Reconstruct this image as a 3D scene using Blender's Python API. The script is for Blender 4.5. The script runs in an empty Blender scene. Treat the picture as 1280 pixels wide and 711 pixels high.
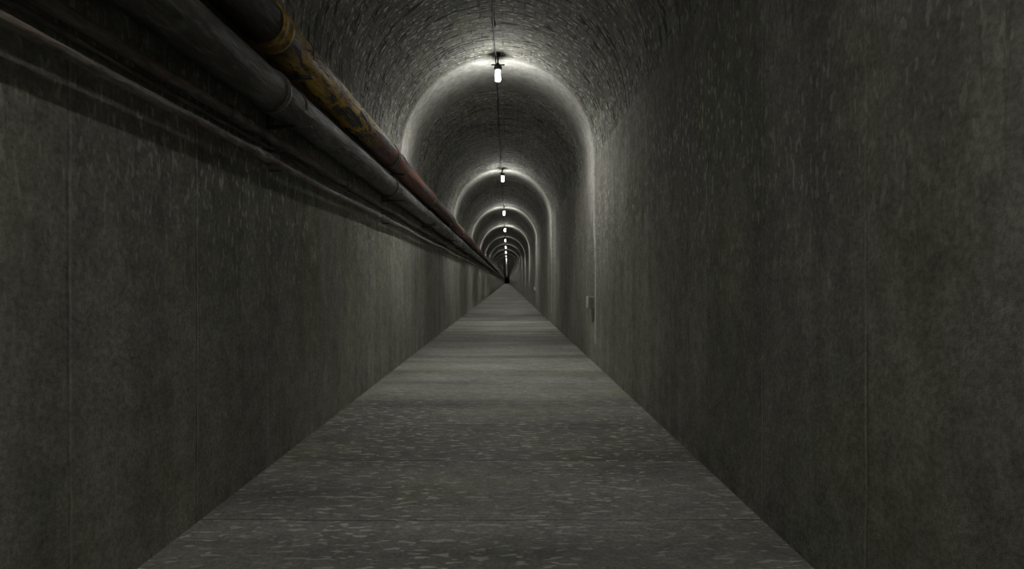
import bpy, bmesh, math, random
from mathutils import Vector
random.seed(4)
scene = bpy.context.scene
scene.view_settings.view_transform = 'Standard'
COL = scene.collection

# ------------------------------------------------------------------ dimensions
XL, XR = -1.547, 1.284
CX = (XL + XR) / 2
R = (XR - XL) / 2
ZS = 3.03
TOP = ZS + R
Y0, Y1 = -9.0, 400.0
STEP = 8.0

# ------------------------------------------------------------------ node helpers
class NT:
    def __init__(s, name):
        s.m = bpy.data.materials.new(name); s.m.use_nodes = True
        s.t = s.m.node_tree; s.n = s.t.nodes; s.l = s.t.links
        s.b = s.n['Principled BSDF']
    def put(s, sock, v):
        if v is None: return
        if isinstance(v, bpy.types.NodeSocket): s.l.new(v, sock)
        else: sock.default_value = v
    def M(s, op, a, b=None, c=None, clamp=False):
        n = s.n.new('ShaderNodeMath'); n.operation = op; n.use_clamp = clamp
        s.put(n.inputs[0], a); s.put(n.inputs[1], b); s.put(n.inputs[2], c)
        return n.outputs[0]
    def XYZ(s, x, y, z=0.0):
        n = s.n.new('ShaderNodeCombineXYZ')
        s.put(n.inputs[0], x); s.put(n.inputs[1], y); s.put(n.inputs[2], z)
        return n.outputs[0]
    def sep(s, v):
        n = s.n.new('ShaderNodeSeparateXYZ'); s.l.new(v, n.inputs[0]); return n.outputs
    def noise(s, vec, scale=1.0, detail=3.0, rough=0.55, dist=0.0):
        n = s.n.new('ShaderNodeTexNoise'); s.l.new(vec, n.inputs['Vector'])
        n.inputs['Scale'].default_value = scale; n.inputs['Detail'].default_value = detail
        n.inputs['Roughness'].default_value = rough; n.inputs['Distortion'].default_value = dist
        return n.outputs['Fac']
    def brick(s, vec, w, h, mortar):
        n = s.n.new('ShaderNodeTexBrick'); s.l.new(vec, n.inputs['Vector'])
        n.inputs['Color1'].default_value = (0, 0, 0, 1); n.inputs['Color2'].default_value = (1, 1, 1, 1)
        n.inputs['Mortar'].default_value = (0.5, 0.5, 0.5, 1)
        n.inputs['Scale'].default_value = 1.0
        n.inputs['Mortar Size'].default_value = mortar; n.inputs['Mortar Smooth'].default_value = 0.4
        n.inputs['Brick Width'].default_value = w; n.inputs['Row Height'].default_value = h
        return n.outputs['Color'], n.outputs['Fac']
    def ss(s, v, a, b, lo=0.0, hi=1.0):
        n = s.n.new('ShaderNodeMapRange'); n.interpolation_type = 'SMOOTHSTEP'
        s.put(n.inputs[0], v)
        for i, q in enumerate((a, b, lo, hi)): n.inputs[i + 1].default_value = q
        return n.outputs[0]
    def wn(s, v):
        n = s.n.new('ShaderNodeTexWhiteNoise'); n.noise_dimensions = '1D'
        s.put(n.inputs['W'], v); return n.outputs['Value']
    def mix(s, f, a, b, mode='MIX'):
        n = s.n.new('ShaderNodeMix'); n.data_type = 'RGBA'; n.blend_type = mode
        s.put(n.inputs[0], f); s.put(n.inputs[6], a); s.put(n.inputs[7], b)
        return n.outputs[2]
    def bump(s, h, strength, dist):
        n = s.n.new('ShaderNodeBump'); s.put(n.inputs['Height'], h)
        n.inputs['Strength'].default_value = strength; n.inputs['Distance'].default_value = dist
        s.l.new(n.outputs[0], s.b.inputs['Normal'])
    def uv(s):
        n = s.n.new('ShaderNodeTexCoord'); return n.outputs['UV']
    def obj(s):
        n = s.n.new('ShaderNodeTexCoord'); return n.outputs['Object']

def concrete(name, base, seed, period, phase, kind):
    t = NT(name)
    o = t.sep(t.uv()); u, v = o[0], o[1]
    def vec(a, b, k=0): return t.XYZ(t.M('MULTIPLY', u, a), t.M('MULTIPLY', v, b), seed + k)
    low = t.noise(vec(0.7, 0.7), 1, 4, 0.6)
    if kind == 'floor':
        streak = t.noise(vec(0.25, 1.7, 3), 1, 3, 0.55)
        fl = t.noise(vec(11, 36, 7), 1, 1, 0.5, 0.5)
    elif kind == 'wall':
        streak = t.noise(vec(0.6, 4.0, 3), 1, 5, 0.65, 0.3)
        fl = t.noise(vec(14, 36, 7), 1, 1, 0.5, 0.3)
    else:
        streak = t.noise(vec(0.8, 2.0, 3), 1, 4, 0.6)
        fl = t.noise(vec(13, 28, 7), 1, 1, 0.5, 0.4)
    mid = t.noise(vec(9, 9, 11), 1, 5, 0.68)
    grain = t.noise(vec(50, 50, 17), 1, 4, 0.72)
    patch = t.noise(vec(0.9, 0.6, 23), 1, 2, 0.5)
    # joints
    wob = t.M('MULTIPLY', t.M('SUBTRACT', t.noise(vec(1.5, 0.3, 29), 1, 3), 0.5), 0.04)
    vv = t.M('DIVIDE', t.M('ADD', t.M('ADD', v, phase), wob), period)
    fr = t.M('FRACT', vv); cell = t.M('FLOOR', vv)
    d = t.M('MULTIPLY', t.M('MINIMUM', fr, t.M('SUBTRACT', 1.0, fr)), period)
    brk = t.ss(t.noise(vec(1.6, 1.0, 31), 1, 4, 0.7), 0.42, 0.56)
    jm = {'floor': 0.6, 'wall': 0.22, 'vault': 0.85}[kind]
    joint = t.ss(d, 0.002, {'floor': 0.010, 'wall': 0.008, 'vault': 0.03}[kind], 1.0, 0.0)
    joint = t.M('MULTIPLY', joint, t.M('MULTIPLY_ADD', brk, 0.8, 0.2) if kind != 'floor' else t.M('MULTIPLY_ADD', brk, 0.5, 0.5))
    lip = t.M('MULTIPLY', t.ss(t.M('ABSOLUTE', t.M('SUBTRACT', t.M('MULTIPLY', fr, period), 0.014)), 0.002, 0.009, 1, 0), t.M('MULTIPLY_ADD', brk, 0.5, 0.5))
    tone = t.M('MULTIPLY_ADD', t.wn(cell), {'floor': 0.34, 'wall': 0.12, 'vault': 0.10}[kind], {'floor': 0.82, 'wall': 0.94, 'vault': 0.92}[kind])
    if kind == 'wall':
        k = t.M('MULTIPLY', t.ss(low, 0.28, 0.75, 0.82, 1.20), t.ss(streak, 0.25, 0.75, 0.80, 1.20))
    elif kind == 'floor':
        k = t.M('MULTIPLY', t.ss(low, 0.28, 0.75, 0.80, 1.20), t.ss(streak, 0.25, 0.75, 0.66, 1.34))
    else:
        k = t.M('MULTIPLY', t.ss(low, 0.28, 0.75, 0.82, 1.18), t.ss(streak, 0.25, 0.75, 0.84, 1.16))
    k = t.M('MULTIPLY', k, t.ss(mid, 0.25, 0.75, 0.78, 1.22))
    k = t.M('MULTIPLY', k, t.ss(grain, 0.25, 0.75, 0.70, 1.30))
    k = t.M('MULTIPLY', k, tone)
    if kind == 'vault':
        bc, bf = t.brick(t.XYZ(t.M('ADD', u, t.M('MULTIPLY', t.M('SUBTRACT', mid, 0.5), 0.05)), t.M('ADD', v, t.M('MULTIPLY', t.M('SUBTRACT', mid, 0.5), 0.04)), 0), 0.27, 0.14, 0.012)
        bcs = t.sep(bc)[0]
        k = t.M('MULTIPLY', k, t.M('MULTIPLY_ADD', bcs, 0.44, 0.78))
        k = t.M('MULTIPLY', k, t.M('MULTIPLY_ADD', t.M('MULTIPLY', bf, t.M('MULTIPLY_ADD', brk, 0.6, 0.4)), -0.6, 1.0))
    k = t.M('MULTIPLY', k, t.M('MULTIPLY_ADD', joint, -jm, 1.0))
    k = t.M('ADD', k, t.M('MULTIPLY', lip, 0.45 if kind == 'wall' else 0.16))
    if kind == 'floor':
        fm = t.M('MULTIPLY', t.ss(patch, 0.38, 0.6, 0.4, 1.0), t.ss(v, 4.5, 7.0, 1.0, 0.25)); amt = 1.7; a, b = 0.59, 0.66
    elif kind == 'wall':
        fm = t.M('MULTIPLY', t.ss(patch, 0.35, 0.6, 0.3, 1.0), t.M('MULTIPLY', t.ss(u, 0.8, 2.3, 0.10, 1.0), t.ss(v, 1.8, 3.2, 0.45, 1.0))); amt = 1.6; a, b = 0.59, 0.67
    else:
        fm = t.ss(patch, 0.32, 0.55, 0.5, 1.0); amt = 1.8; a, b = 0.59, 0.67
    fleck = t.M('MULTIPLY', t.ss(fl, a, b), fm)
    k = t.M('ADD', k, t.M('MULTIPLY', fleck, amt))
    if kind == 'vault':
        dk = t.noise(vec(3.2, 15, 41), 1, 2, 0.6, 0.2)
        dk = t.ss(dk, 0.60, 0.64)
        k = t.M('MULTIPLY', k, t.M('MULTIPLY_ADD', dk, -0.8, 1.0))
    if kind == 'wall':
        dk = t.M('MULTIPLY', t.ss(t.noise(vec(3.0, 24, 41), 1, 3, 0.6, 0.2), 0.60, 0.67), t.ss(u, 0.8, 2.8, 0.1, 1.0))
        k = t.M('MULTIPLY', k, t.M('MULTIPLY_ADD', dk, -0.4, 1.0))
    kc = t.XYZ(k, k, k)
    tint = t.mix(t.ss(t.noise(vec(0.8, 1.4, 51), 1, 3), 0.45, 0.7), (*base, 1),
                 (base[0] * 0.93, base[1] * 0.97, base[2] * 0.86, 1))
    c = t.mix(1.0, tint, kc, 'MULTIPLY')
    t.l.new(c, t.b.inputs['Base Color'])
    t.put(t.b.inputs['Roughness'], 0.62 if kind == 'floor' else 0.8)
    t.put(t.b.inputs['Specular IOR Level'], 0.35 if kind == 'floor' else 0.25)
    h = t.M('ADD', t.M('MULTIPLY', grain, 0.55), t.M('MULTIPLY', mid, 0.75))
    h = t.M('ADD', h, t.M('MULTIPLY', fleck, 0.25))
    h = t.M('SUBTRACT', h, t.M('MULTIPLY', joint, 0.3))
    if kind == 'vault': h = t.M('SUBTRACT', t.M('ADD', h, t.M('MULTIPLY', bcs, 0.3)), t.M('MULTIPLY', dk, 0.4))
    t.bump(h, 0.8, {'floor': 0.012, 'wall': 0.020, 'vault': 0.022}[kind])
    return t.m

def simple(name, col, rough=0.6, metal=0.0, var=0.3, scale=30):
    t = NT(name); n = t.noise(t.obj(), scale, 4, 0.6)
    k = t.ss(n, 0.3, 0.7, 1 - var, 1 + var)
    c = t.mix(1.0, (*col, 1), t.XYZ(k, k, k), 'MULTIPLY')
    t.l.new(c, t.b.inputs['Base Color'])
    t.put(t.b.inputs['Roughness'], rough); t.put(t.b.inputs['Metallic'], metal)
    t.bump(n, 0.3, 0.003)
    return t.m

def rim_glow_mat():
    # pale plaster rim, with lamp glow painted behind it as a fade to concrete
    t = NT('plaster_rim_painted_glow'); o = t.obj(); y = t.sep(o)[1]
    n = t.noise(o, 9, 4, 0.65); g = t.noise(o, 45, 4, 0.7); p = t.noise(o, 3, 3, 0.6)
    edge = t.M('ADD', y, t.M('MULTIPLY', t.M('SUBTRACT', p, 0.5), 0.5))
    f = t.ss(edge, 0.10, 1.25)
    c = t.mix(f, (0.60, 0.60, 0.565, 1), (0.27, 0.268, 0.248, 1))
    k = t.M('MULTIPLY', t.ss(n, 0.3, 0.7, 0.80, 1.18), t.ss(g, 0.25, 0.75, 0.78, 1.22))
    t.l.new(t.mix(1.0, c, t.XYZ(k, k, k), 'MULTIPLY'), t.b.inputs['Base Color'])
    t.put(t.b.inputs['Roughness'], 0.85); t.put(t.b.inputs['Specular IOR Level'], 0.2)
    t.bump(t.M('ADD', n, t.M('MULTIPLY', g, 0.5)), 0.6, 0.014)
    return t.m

def pipe_mat(name, base, scuff, rust, rust_lo, rust_hi, yellow=False, rough=0.62):
    t = NT(name); o = t.obj(); x, y, z = t.sep(o)[:]
    a = t.noise(t.XYZ(t.M('MULTIPLY', x, 14), t.M('MULTIPLY', y, 2.2), t.M('MULTIPLY', z, 14)), 1, 5, 0.65, 0.4)
    b = t.noise(t.XYZ(t.M('MULTIPLY', x, 40), t.M('MULTIPLY', y, 6), t.M('MULTIPLY', z, 40)), 1, 4, 0.7)
    pt = t.noise(t.XYZ(t.M('MULTIPLY', x, 3), t.M('MULTIPLY', y, 0.9), t.M('MULTIPLY', z, 3)), 1, 4, 0.6)
    grime = t.noise(t.XYZ(t.M('MULTIPLY', x, 20), t.M('MULTIPLY', y, 5), t.M('MULTIPLY', z, 20)), 1, 5, 0.75, 0.5)
    c = t.mix(t.ss(b, 0.48, 0.66), (*base, 1), (*scuff, 1))
    rm = t.M('MULTIPLY', t.ss(a, 0.45, 0.6), t.ss(pt, rust_lo, rust_hi))
    if yellow:
        rm = t.M('MAXIMUM', t.M('MULTIPLY', rm, t.ss(y, 1.5, 5, 0.3, 0.7)), t.M('MULTIPLY', t.ss(a, 0.42, 0.56), t.ss(y, 4.8, 6.0)))
    else:
        rm = t.M('MULTIPLY', rm, t.ss(y, 1.8, 3.2, 0.25, 1.0))
    c = t.mix(rm, c, (*rust, 1))
    if yellow:
        ym = t.M('MULTIPLY', t.ss(y, 3.2, 3.6), t.ss(y, 4.8, 5.8, 1, 0))
        ym = t.M('MULTIPLY', ym, t.ss(t.noise(t.XYZ(t.M('MULTIPLY', x, 11), t.M('MULTIPLY', y, 2.6), t.M('MULTIPLY', z, 11)), 1, 5, 0.75, 0.6), 0.44, 0.50))
        c = t.mix(ym, c, (0.78, 0.48, 0.06, 1))
    gk = t.ss(grime, 0.35, 0.6, 0.5, 1.1)
    c = t.mix(1.0, c, t.XYZ(gk, gk, gk), 'MULTIPLY')
    t.l.new(c, t.b.inputs['Base Color'])
    t.l.new(t.ss(a, 0.3, 0.7, rough - 0.1, rough + 0.25), t.b.inputs['Roughness'])
    t.put(t.b.inputs['Specular IOR Level'], 0.45)
    t.bump(t.M('ADD', b, t.M('MULTIPLY', a, 1.5)), 0.8, 0.010)
    return t.m

def emis(name, strength, col=(1.0, 0.985, 0.93)):
    t = NT(name)
    t.put(t.b.inputs['Base Color'], (0.8, 0.8, 0.78, 1))
    n = t.noise(t.obj(), 20, 2)
    t.put(t.b.inputs['Emission Color'], (*col, 1))
    t.l.new(t.ss(n, 0.2, 0.8, strength * 0.95, strength * 1.05), t.b.inputs['Emission Strength'])
    return t.m

BASE = (0.295, 0.290, 0.260)
m_wl = concrete('concrete_wall_a', BASE, 1.3, 0.81, 0.46, 'wall')
m_wr = concrete('concrete_wall_b', BASE, 8.7, 0.81, 0.44, 'wall')
m_va = concrete('concrete_vault', (0.29, 0.288, 0.266), 15.1, 1.5, 0.0, 'vault')
m_fl = concrete('concrete_floor', (0.295, 0.29, 0.266), 23.9, 0.94, 0.0, 'floor')
m_rib = rim_glow_mat()
m_end = simple('dark_end_wall', (0.02, 0.02, 0.02), 0.9)
m_A = pipe_mat('rusty_black_pipe', (0.04, 0.037, 0.032), (0.11, 0.098, 0.08), (0.24, 0.085, 0.05), 0.45, 0.6, True, 0.45)
m_B = pipe_mat('charcoal_pipe', (0.09, 0.088, 0.082), (0.19, 0.186, 0.17), (0.15, 0.10, 0.07), 0.58, 0.72, False, 0.45)
m_C = pipe_mat('dark_thin_pipe', (0.14, 0.13, 0.115), (0.26, 0.245, 0.22), (0.26, 0.12, 0.08), 0.48, 0.60, False, 0.5)
m_D = pipe_mat('gray_conduit', (0.26, 0.25, 0.225), (0.40, 0.385, 0.35), (0.36, 0.14, 0.085), 0.48, 0.58, False, 0.55)
m_steel = simple('dull_steel', (0.10, 0.098, 0.09), 0.65)
m_collar = simple('collar_dark', (0.14, 0.135, 0.12), 0.5)
m_gold = simple('collar_yellowed', (0.40, 0.26, 0.06), 0.6, 0.0, 0.6, 18)
m_black = simple('black_plastic', (0.015, 0.015, 0.015), 0.5)
m_cable = simple('cable_sheath', (0.02, 0.02, 0.019), 0.6)
m_box = simple('gray_metal_box', (0.75, 0.75, 0.72), 0.5, 0, 0.1)
m_slat = simple('gray_slat', (0.30, 0.30, 0.29), 0.5)
m_cond = simple('pale_conduit', (0.42, 0.42, 0.40), 0.6)
LS, LB = 150, 5600
m_side = emis('lamp_glass_side', LS); m_bot = emis('lamp_glass_bottom', LB)
m_side0 = emis('lamp_glass_side_dim', LS * 0.85); m_bot0 = emis('lamp_glass_bottom_dim', LB * 0.52)
m_side5 = emis('lamp_glass_side_soft', 22.0)
m_side9 = emis('lamp_glass_side_faint', 2.2)
m_side15 = emis('lamp_glass_side_fainter', 0.25)
m_side30 = emis('lamp_glass_side_weak', 0.12); m_bot30 = emis('lamp_glass_bottom_weak', 2.0)

# ------------------------------------------------------------------ mesh helpers
def mkobj(name, mesh, parent=None, loc=(0, 0, 0)):
    o = bpy.data.objects.new(name, mesh); COL.objects.link(o)
    o.location = loc
    if parent: o.parent = parent
    return o
def tag(o, label, cat, group=None):
    o['label'] = label; o['category'] = cat
    if group: o['group'] = group
def strip(name, prof, ys, mat, flip=False, smooth=False):
    verts, faces, uvs = [], [], []
    for y in ys:
        for p in prof: verts.append((p[0], y, p[1]))
    n = len(prof)
    for j in range(len(ys) - 1):
        for i in range(n - 1):
            f = [j*n+i, j*n+i+1, (j+1)*n+i+1, (j+1)*n+i]
            w = [(prof[i][2], ys[j]), (prof[i+1][2], ys[j]), (prof[i+1][2], ys[j+1]), (prof[i][2], ys[j+1])]
            if flip: f.reverse(); w.reverse()
            faces.append(f); uvs += w
    me = bpy.data.meshes.new(name); me.from_pydata(verts, [], faces)
    l = me.uv_layers.new(name='UVMap')
    for k, q in enumerate(uvs): l.data[k].uv = q
    me.materials.append(mat)
    if smooth:
        for p in me.polygons: p.use_smooth = True
    o = mkobj(name, me); o['kind'] = 'structure'
    return o
def lathe(name, prof, axis='Y', sides=24, mats=None, endmat=0):
    bm = bmesh.new(); rings = []
    for (a, r) in prof:
        ring = []
        for i in range(sides):
            t = 2*math.pi*i/sides
            c, s = r*math.cos(t), r*math.sin(t)
            ring.append(bm.verts.new((c, a, s) if axis == 'Y' else (c, s, a)))
        rings.append(ring)
    for j in range(len(rings)-1):
        for i in range(sides):
            f = bm.faces.new((rings[j][i], rings[j][(i+1) % sides], rings[j+1][(i+1) % sides], rings[j+1][i]))
            f.smooth = True
    bm.faces.new(rings[0])
    bm.faces.new(rings[-1]).material_index = endmat
    bmesh.ops.recalc_face_normals(bm, faces=bm.faces)
    me = bpy.data.meshes.new(name); bm.to_mesh(me); bm.free()
    for m in (mats or []): me.materials.append(m)
    return me
def sweep(name, pts, rad, sides, mat):
    bm = bmesh.new(); rings = []
    for k, p in enumerate(pts):
        p = Vector(p); r = rad(k) if callable(rad) else rad
        d = (Vector(pts[min(k+1, len(pts)-1)]) - Vector(pts[max(k-1, 0)])).normalized()
        ref = Vector((1, 0, 0)) if abs(d.x) < 0.8 else Vector((0, 0, 1))
        a = d.cross(ref).normalized(); b = d.cross(a).normalized()
        rings.append([bm.verts.new(p + a*r*math.cos(2*math.pi*i/sides) + b*r*math.sin(2*math.pi*i/sides)) for i in range(sides)])
    for j in range(len(rings)-1):
        for i in range(sides):
            bm.faces.new((rings[j][i], rings[j][(i+1) % sides], rings[j+1][(i+1) % sides], rings[j+1][i])).smooth = True
    bm.faces.new(rings[0]); bm.faces.new(rings[-1])
    bmesh.ops.recalc_face_normals(bm, faces=bm.faces)
    me = bpy.data.meshes.new(name); bm.to_mesh(me); bm.free(); me.materials.append(mat)
    return me
def box(name, boxes, mat, bev=0.003):
    bm = bmesh.new()
    for (a, b) in boxes:
        r = bmesh.ops.create_cube(bm, size=1.0)
        for v in r['verts']:
            v.co = Vector([a[i] + (b[i]-a[i])*(v.co[i]+0.5) for i in range(3)])
    if bev: bmesh.ops.bevel(bm, geom=bm.edges[:], offset=bev, segments=2, affect='EDGES')
    me = bpy.data.meshes.new(name); bm.to_mesh(me); bm.free(); me.materials.append(mat)
    return me

# ------------------------------------------------------------------ structure
ys = [Y0 + 0.0] + [y for y in range(0, 64, 4)] + [80, 120, 200, 300, Y1]
strip('wall_left', [(XL, 0, 0), (XL, ZS, ZS)], ys, m_wl, flip=True)
strip('wall_right', [(XR, 0, 0), (XR, ZS, ZS)], ys, m_wr)
strip('floor', [(XL, 0, 0), (XR, 0, XR-XL)], ys, m_fl)
NA = 64
prof = []
for i in range(NA+1):
    a = math.pi*(1 - i/NA)
    prof.append((CX + R*math.cos(a), ZS + R*math.sin(a), R*(math.pi-a)))
strip('ceiling', prof, ys, m_va, flip=True, smooth=True)
def endwall(name, y):
    vs = [(XL, y, 0), (XR, y, 0)] + [(p[0], y, p[1]) for p in reversed(prof)]
    me = bpy.data.meshes.new(name); me.from_pydata(vs, [], [list(range(len(vs)))]); me.materials.append(m_end)
    o = mkobj(name, me); o['kind'] = 'structure'
endwall('wall_far', Y1); endwall('wall_rear', Y0)

# shallow pale plaster rim over vault and wall, with painted lamp glow behind
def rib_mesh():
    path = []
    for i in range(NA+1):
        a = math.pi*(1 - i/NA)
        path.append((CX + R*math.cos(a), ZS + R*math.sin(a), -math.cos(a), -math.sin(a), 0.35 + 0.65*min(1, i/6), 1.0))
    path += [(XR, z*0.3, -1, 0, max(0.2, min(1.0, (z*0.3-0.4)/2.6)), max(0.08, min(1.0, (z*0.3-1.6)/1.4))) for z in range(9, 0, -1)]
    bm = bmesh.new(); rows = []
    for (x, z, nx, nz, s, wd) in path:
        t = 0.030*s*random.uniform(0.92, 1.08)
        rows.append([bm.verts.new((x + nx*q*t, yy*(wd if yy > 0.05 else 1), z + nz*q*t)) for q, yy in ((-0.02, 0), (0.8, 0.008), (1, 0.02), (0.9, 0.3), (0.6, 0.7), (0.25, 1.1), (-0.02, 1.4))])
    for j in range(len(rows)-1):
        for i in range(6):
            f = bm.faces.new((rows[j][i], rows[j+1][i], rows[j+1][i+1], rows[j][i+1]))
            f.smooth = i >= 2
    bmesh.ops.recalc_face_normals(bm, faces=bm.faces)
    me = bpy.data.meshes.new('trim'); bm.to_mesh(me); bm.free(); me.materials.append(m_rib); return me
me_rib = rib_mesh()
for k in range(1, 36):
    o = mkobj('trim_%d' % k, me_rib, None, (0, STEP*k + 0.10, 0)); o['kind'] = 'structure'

# ------------------------------------------------------------------ pipes
PL = 3.3
def ylist(end=66.0, st=0.3):
    out = []; y = Y0 + 0.02
    while y < end: out.append(y); y += st
    return out + [90, 130, 200, 300, Y1-0.05]
def wob(y, amp, f, ph):
    if y > 66: return 0
    return amp*(math.sin(f*y+ph) + 0.6*math.sin(2.3*f*y+1.7*ph))
def pos(ang, x):
    rho = -x/math.sin(math.radians(ang)); return (x, 1.2 + rho*math.cos(math.radians(ang))), rho
def long_pipe(name, ang, x, half, mat, amp, sides, label, cat):
    (px, pz), rho = pos(ang, x); r = rho*math.sin(math.radians(half))
    pts = [(px + wob(y, amp*0.35, 0.9, ang), y, pz + wob(y, amp, 1.1, ang*2)) for y in ylist()]
    o = mkobj(name, sweep(name, pts, r, sides, mat)); tag(o, label, cat)
    return o, px, pz, r
pA, ax, az, ar = long_pipe('pipe', 43.25, -1.375, 3.6, m_A, 0.0, 40, 'thick black pipe with rust and worn yellow paint', 'pipe')
pB, bx, bz, br = long_pipe('pipe', 51.3, -1.410, 3.7, m_B, 0.0, 40, 'thick charcoal gray pipe with scuffed coating and collars', 'pipe')
pC, cx, cz, cr = long_pipe('pipe', 58.7, -1.465, 0.95, m_C, 0.004, 16, 'thin dark pipe with rusted couplings on concrete wall', 'pipe')
pD, dx_, dz, dr = long_pipe('conduit', 62.7, -1.475, 0.72, m_D, 0.008, 16, 'thin gray conduit with reddish rust, lowest on wall', 'conduit')
pE, ex, ez, er = long_pipe('conduit', 60.6, -1.518, 0.40, m_C, 0.002, 12, 'very thin dark conduit running close to wall', 'conduit')

def ring_part(parent, px, pz, r, mat, y, kind, cache={}):
    key = (kind, round(r, 4), mat.name)
    if key not in cache:
        if kind == 'coupling':
            L = 0.11 if r < 0.05 else 0.07
            t = 0.012 if r > 0.05 else 0.010
            me = lathe('coupling', [(-L, r+0.0005), (-L+0.004, r+t), (-L*0.45, r+t), (-L*0.40, r+t*0.45), (L*0.40, r+t*0.45), (L*0.45, r+t), (L-0.004, r+t), (L, r+0.0005)], sides=36, mats=[mat])
        else:
            me = lathe('collar', [(-0.018, r+0.0005), (-0.016, r+0.014), (0.016, r+0.014), (0.018, r+0.0005)], sides=36, mats=[mat])
        cache[key] = me
    o = mkobj(kind, cache[key], parent, (px, y, pz)); return o
for k in range(-1, 24):
    y = PL*k
    ring_part(pA, ax, az, ar, m_gold if k == 1 else m_collar, y - 0.1, 'coupling')
    ring_part(pB, bx, bz, br, m_collar, y + 0.02, 'collar')
for k in range(-2, 28):
    yc = 2.1*k + 0.95; yd = 3.3*k + 0.05
    ring_part(pC, cx, cz + wob(yc, 0.004, 1.1, 58.7*2), cr, m_C, yc, 'coupling')
    ring_part(pD, dx_, dz + wob(yd, 0.008, 1.1, 62.7*2), dr, m_D, yd, 'coupling')

# brackets ---------------------------------------------------------
WX = XL + 0.001
me_rail = box('wall_rail', [((WX, -0.025, 1.95), (WX+0.010, 0.025, az+0.12))], m_steel)
def arm(z): return [((WX+0.011, -0.018, z-0.024), (-1.26, 0.018, z-0.006))]
me_armA = box('support_arm', arm(az-ar), m_steel, 0.002)
me_armB = box('support_arm', arm(bz-br), m_steel, 0.002)
def strap(px, pz, r):
    bm = bmesh.new(); N = 28; vs = []
    for i in range(N+1):
        t = math.radians(-100 + 200*i/N)
        q = []
        for rr, yy in ((r+0.002, -0.012), (r+0.007, -0.012), (r+0.007, 0.012), (r+0.002, 0.012)):
            q.append(bm.verts.new((px + rr*math.sin(t), yy, pz + rr*math.cos(t))))
        vs.append(q)
    for i in range(N):
        for j in range(4): bm.faces.new((vs[i][j], vs[i][(j+1) % 4], vs[i+1][(j+1) % 4], vs[i+1][j]))
    bm.faces.new(vs[0]); bm.faces.new(vs[-1])
    bmesh.ops.recalc_face_normals(bm, faces=bm.faces)
    me = bpy.data.meshes.new('pipe_clamp'); bm.to_mesh(me); bm.free(); me.materials.append(m_steel); return me
me_sA, me_sB = strap(ax, az, ar), strap(bx, bz, br)
me_clipC = box('clip', [((WX+0.011, -0.012, cz-cr-0.020), (cx+cr, 0.012, cz-cr-0.010))], m_steel, 0.001)
me_clipD = box('clip', [((WX+0.011, -0.012, dz-dr-0.028), (dx_+dr, 0.012, dz-dr-0.018))], m_steel, 0.001)
for k in range(-1, 18):
    e = mkobj('pipe_bracket', None, None, (0, PL*k + 0.32, 0))
    tag(e, 'dull steel wall bracket holding the stacked pipes', 'bracket', 'pipe brackets along the wall')
    for nm, me in (('wall_rail', me_rail), ('support_arm', me_armA), ('support_arm', me_armB), ('pipe_clamp', me_sA), ('pipe_clamp', me_sB), ('clip', me_clipC), ('clip', me_clipD)):
        mkobj(nm, me, e)

# ------------------------------------------------------------------ ceiling cable
pts = [(CX - 0.035 + wob(y, 0.003, 1.3, 2), y, TOP - 0.046 - abs(wob(y, 0.003, 0.8, 1))) for y in ylist()]
cab = mkobj('ceiling_cable', sweep('ceiling_cable', pts, 0.010, 8, m_cable))
tag(cab, 'thin black cable running along the crown of the vault', 'cable')
me_cc = box('cable_clip', [((-0.02, -0.012, -0.058), (0.02, 0.012, 0.0))], m_steel, 0.003)
for k in range(0, 30):
    y = 1.0 + k*1.5
    if min(y % STEP, STEP - y % STEP) < 0.2: continue
    mkobj('cable_clip', me_cc, cab, (CX-0.035, y, TOP-0.001))

# ------------------------------------------------------------------ lamps
me_mount = box('mount_plate', [((-0.018, -0.05, -0.022), (0.03, 0.05, 0.0))], m_black, 0.004)
me_stem = lathe('stem', [(-0.135, 0.012), (-0.022, 0.012)], 'Z', 12, [m_black])
me_cap = lathe('socket_cap', [(-0.232, 0.046), (-0.215, 0.058), (-0.185, 0.060), (-0.165, 0.050), (-0.15, 0.030), (-0.13, 0.026), (-0.125, 0.014)], 'Z', 28, [m_black])
me_wing = box('crossbar', [((-0.095, -0.010, -0.158), (0.095, 0.010, -0.140))], m_black, 0.003)
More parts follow.
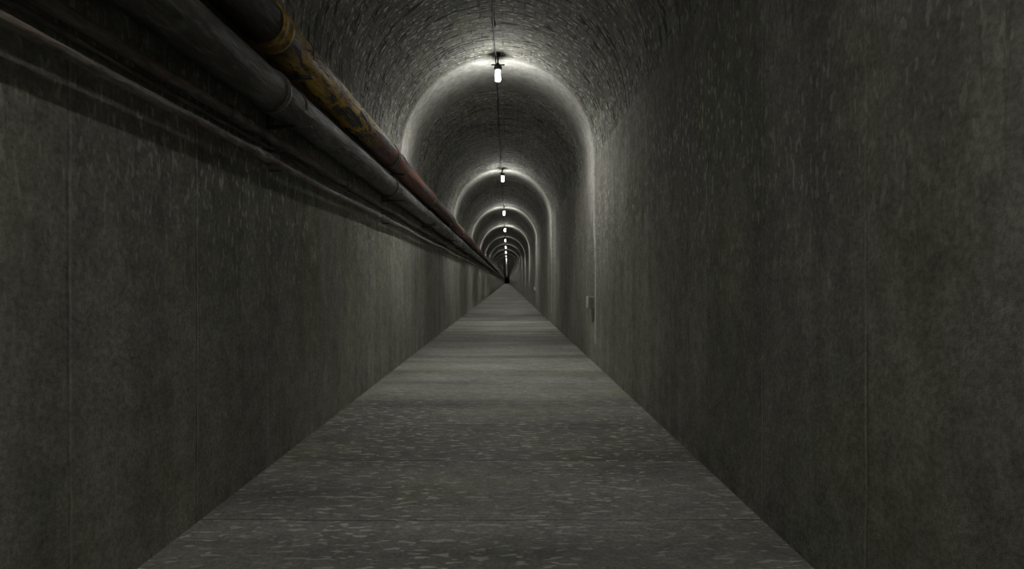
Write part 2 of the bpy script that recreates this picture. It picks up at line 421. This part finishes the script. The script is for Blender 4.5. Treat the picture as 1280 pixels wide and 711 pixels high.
# glass jar with an open, recessed bright mouth
gprof = [(-0.233, 0.033), (-0.33, 0.034), (-0.362, 0.034), (-0.378, 0.0335), (-0.378, 0.0305), (-0.362, 0.0300)]
def glass(a, b): return lathe('glass_shade', gprof, 'Z', 24, [a, b], 1)
g0, g1, g5, g9, g15, g30 = glass(m_side0, m_bot0), glass(m_side, m_bot), glass(m_side5, m_bot), glass(m_side9, m_bot), glass(m_side15, m_bot), glass(m_side30, m_bot30)
for k in range(0, 50):
    e = mkobj('ceiling_lamp', None, None, (CX, STEP*k, TOP))
    tag(e, 'small glowing jar lamp with black cap hanging from vault', 'lamp', 'lamps along the tunnel vault')
    if k == 0 or k > 34: e['label'] = 'dimly glowing jar lamp with black cap on vault'
    g = g0 if k == 0 else g1 if k < 5 else g5 if k < 8 else g9 if k < 12 else g15 if k <= 34 else g30
    for nm, me in (('mount_plate', me_mount), ('stem', me_stem), ('socket_cap', me_cap), ('crossbar', me_wing), ('glass_shade', g)):
        mkobj(nm, me, e)

# ------------------------------------------------------------------ wall conduits and boxes
def conduit(y, zlo):
    pts = [(XR-0.014, y, zlo)] + [(XR-0.014 + random.uniform(-0.001, 0.001), y + random.uniform(-0.004, 0.004), zlo + (3.02-zlo)*i/12) for i in range(1, 12)] + [(XR-0.014, y, 3.02)]
    o = mkobj('wall_conduit', sweep('wall_conduit', pts, 0.007, 10, m_cond))
    tag(o, 'thin pale vertical conduit clipped to concrete wall', 'conduit', 'vertical wall conduits')
    me = box('clip', [((XR-0.028, -0.024, -0.014), (XR-0.001, 0.024, 0.014))], m_cond, 0.003)
    for i in range(5): mkobj('clip', me, o, (0, y, 1.25 + i*0.42))
for y in (8.36, 24.9):
    conduit(y, 0.995)
    e = mkobj('vent_box', None, None, (0, y, 0.90))
    tag(e, 'small gray metal box with louvred face on wall', 'box', 'boxes on the wall')
    mkobj('body', box('body', [((XR-0.094, -0.11, -0.085), (XR-0.001, 0.09, 0.085))], m_box, 0.006), e)
    ms = box('slat', [((XR-0.082, -0.117, -0.005), (XR-0.014, -0.1105, 0.005))], m_slat, 0.001)
    for i in range(5): mkobj('slat', ms, e, (0, 0, -0.052 + i*0.026))
    tail = lathe('drain_stub', [(-0.30, 0.008), (-0.086, 0.008)], 'Z', 10, [m_cond])
    mkobj('drain_stub', tail, e, (XR-0.02, 0, 0))

# ------------------------------------------------------------------ world + camera
w = bpy.data.worlds.new('World'); scene.world = w; w.use_nodes = True
w.node_tree.nodes['Background'].inputs[0].default_value = (0.02, 0.02, 0.02, 1)
cam = bpy.data.cameras.new('Camera'); co = bpy.data.objects.new('Camera', cam); COL.objects.link(co)
co.location = (0, 0, 1.2); co.rotation_euler = (math.radians(90), 0, 0)
cam.sensor_width = 36; cam.lens = 700/1280*36
cam.shift_x = 6/1280; cam.shift_y = -3.5/1280
cam.clip_start = 0.05; cam.clip_end = 1000
scene.camera = co
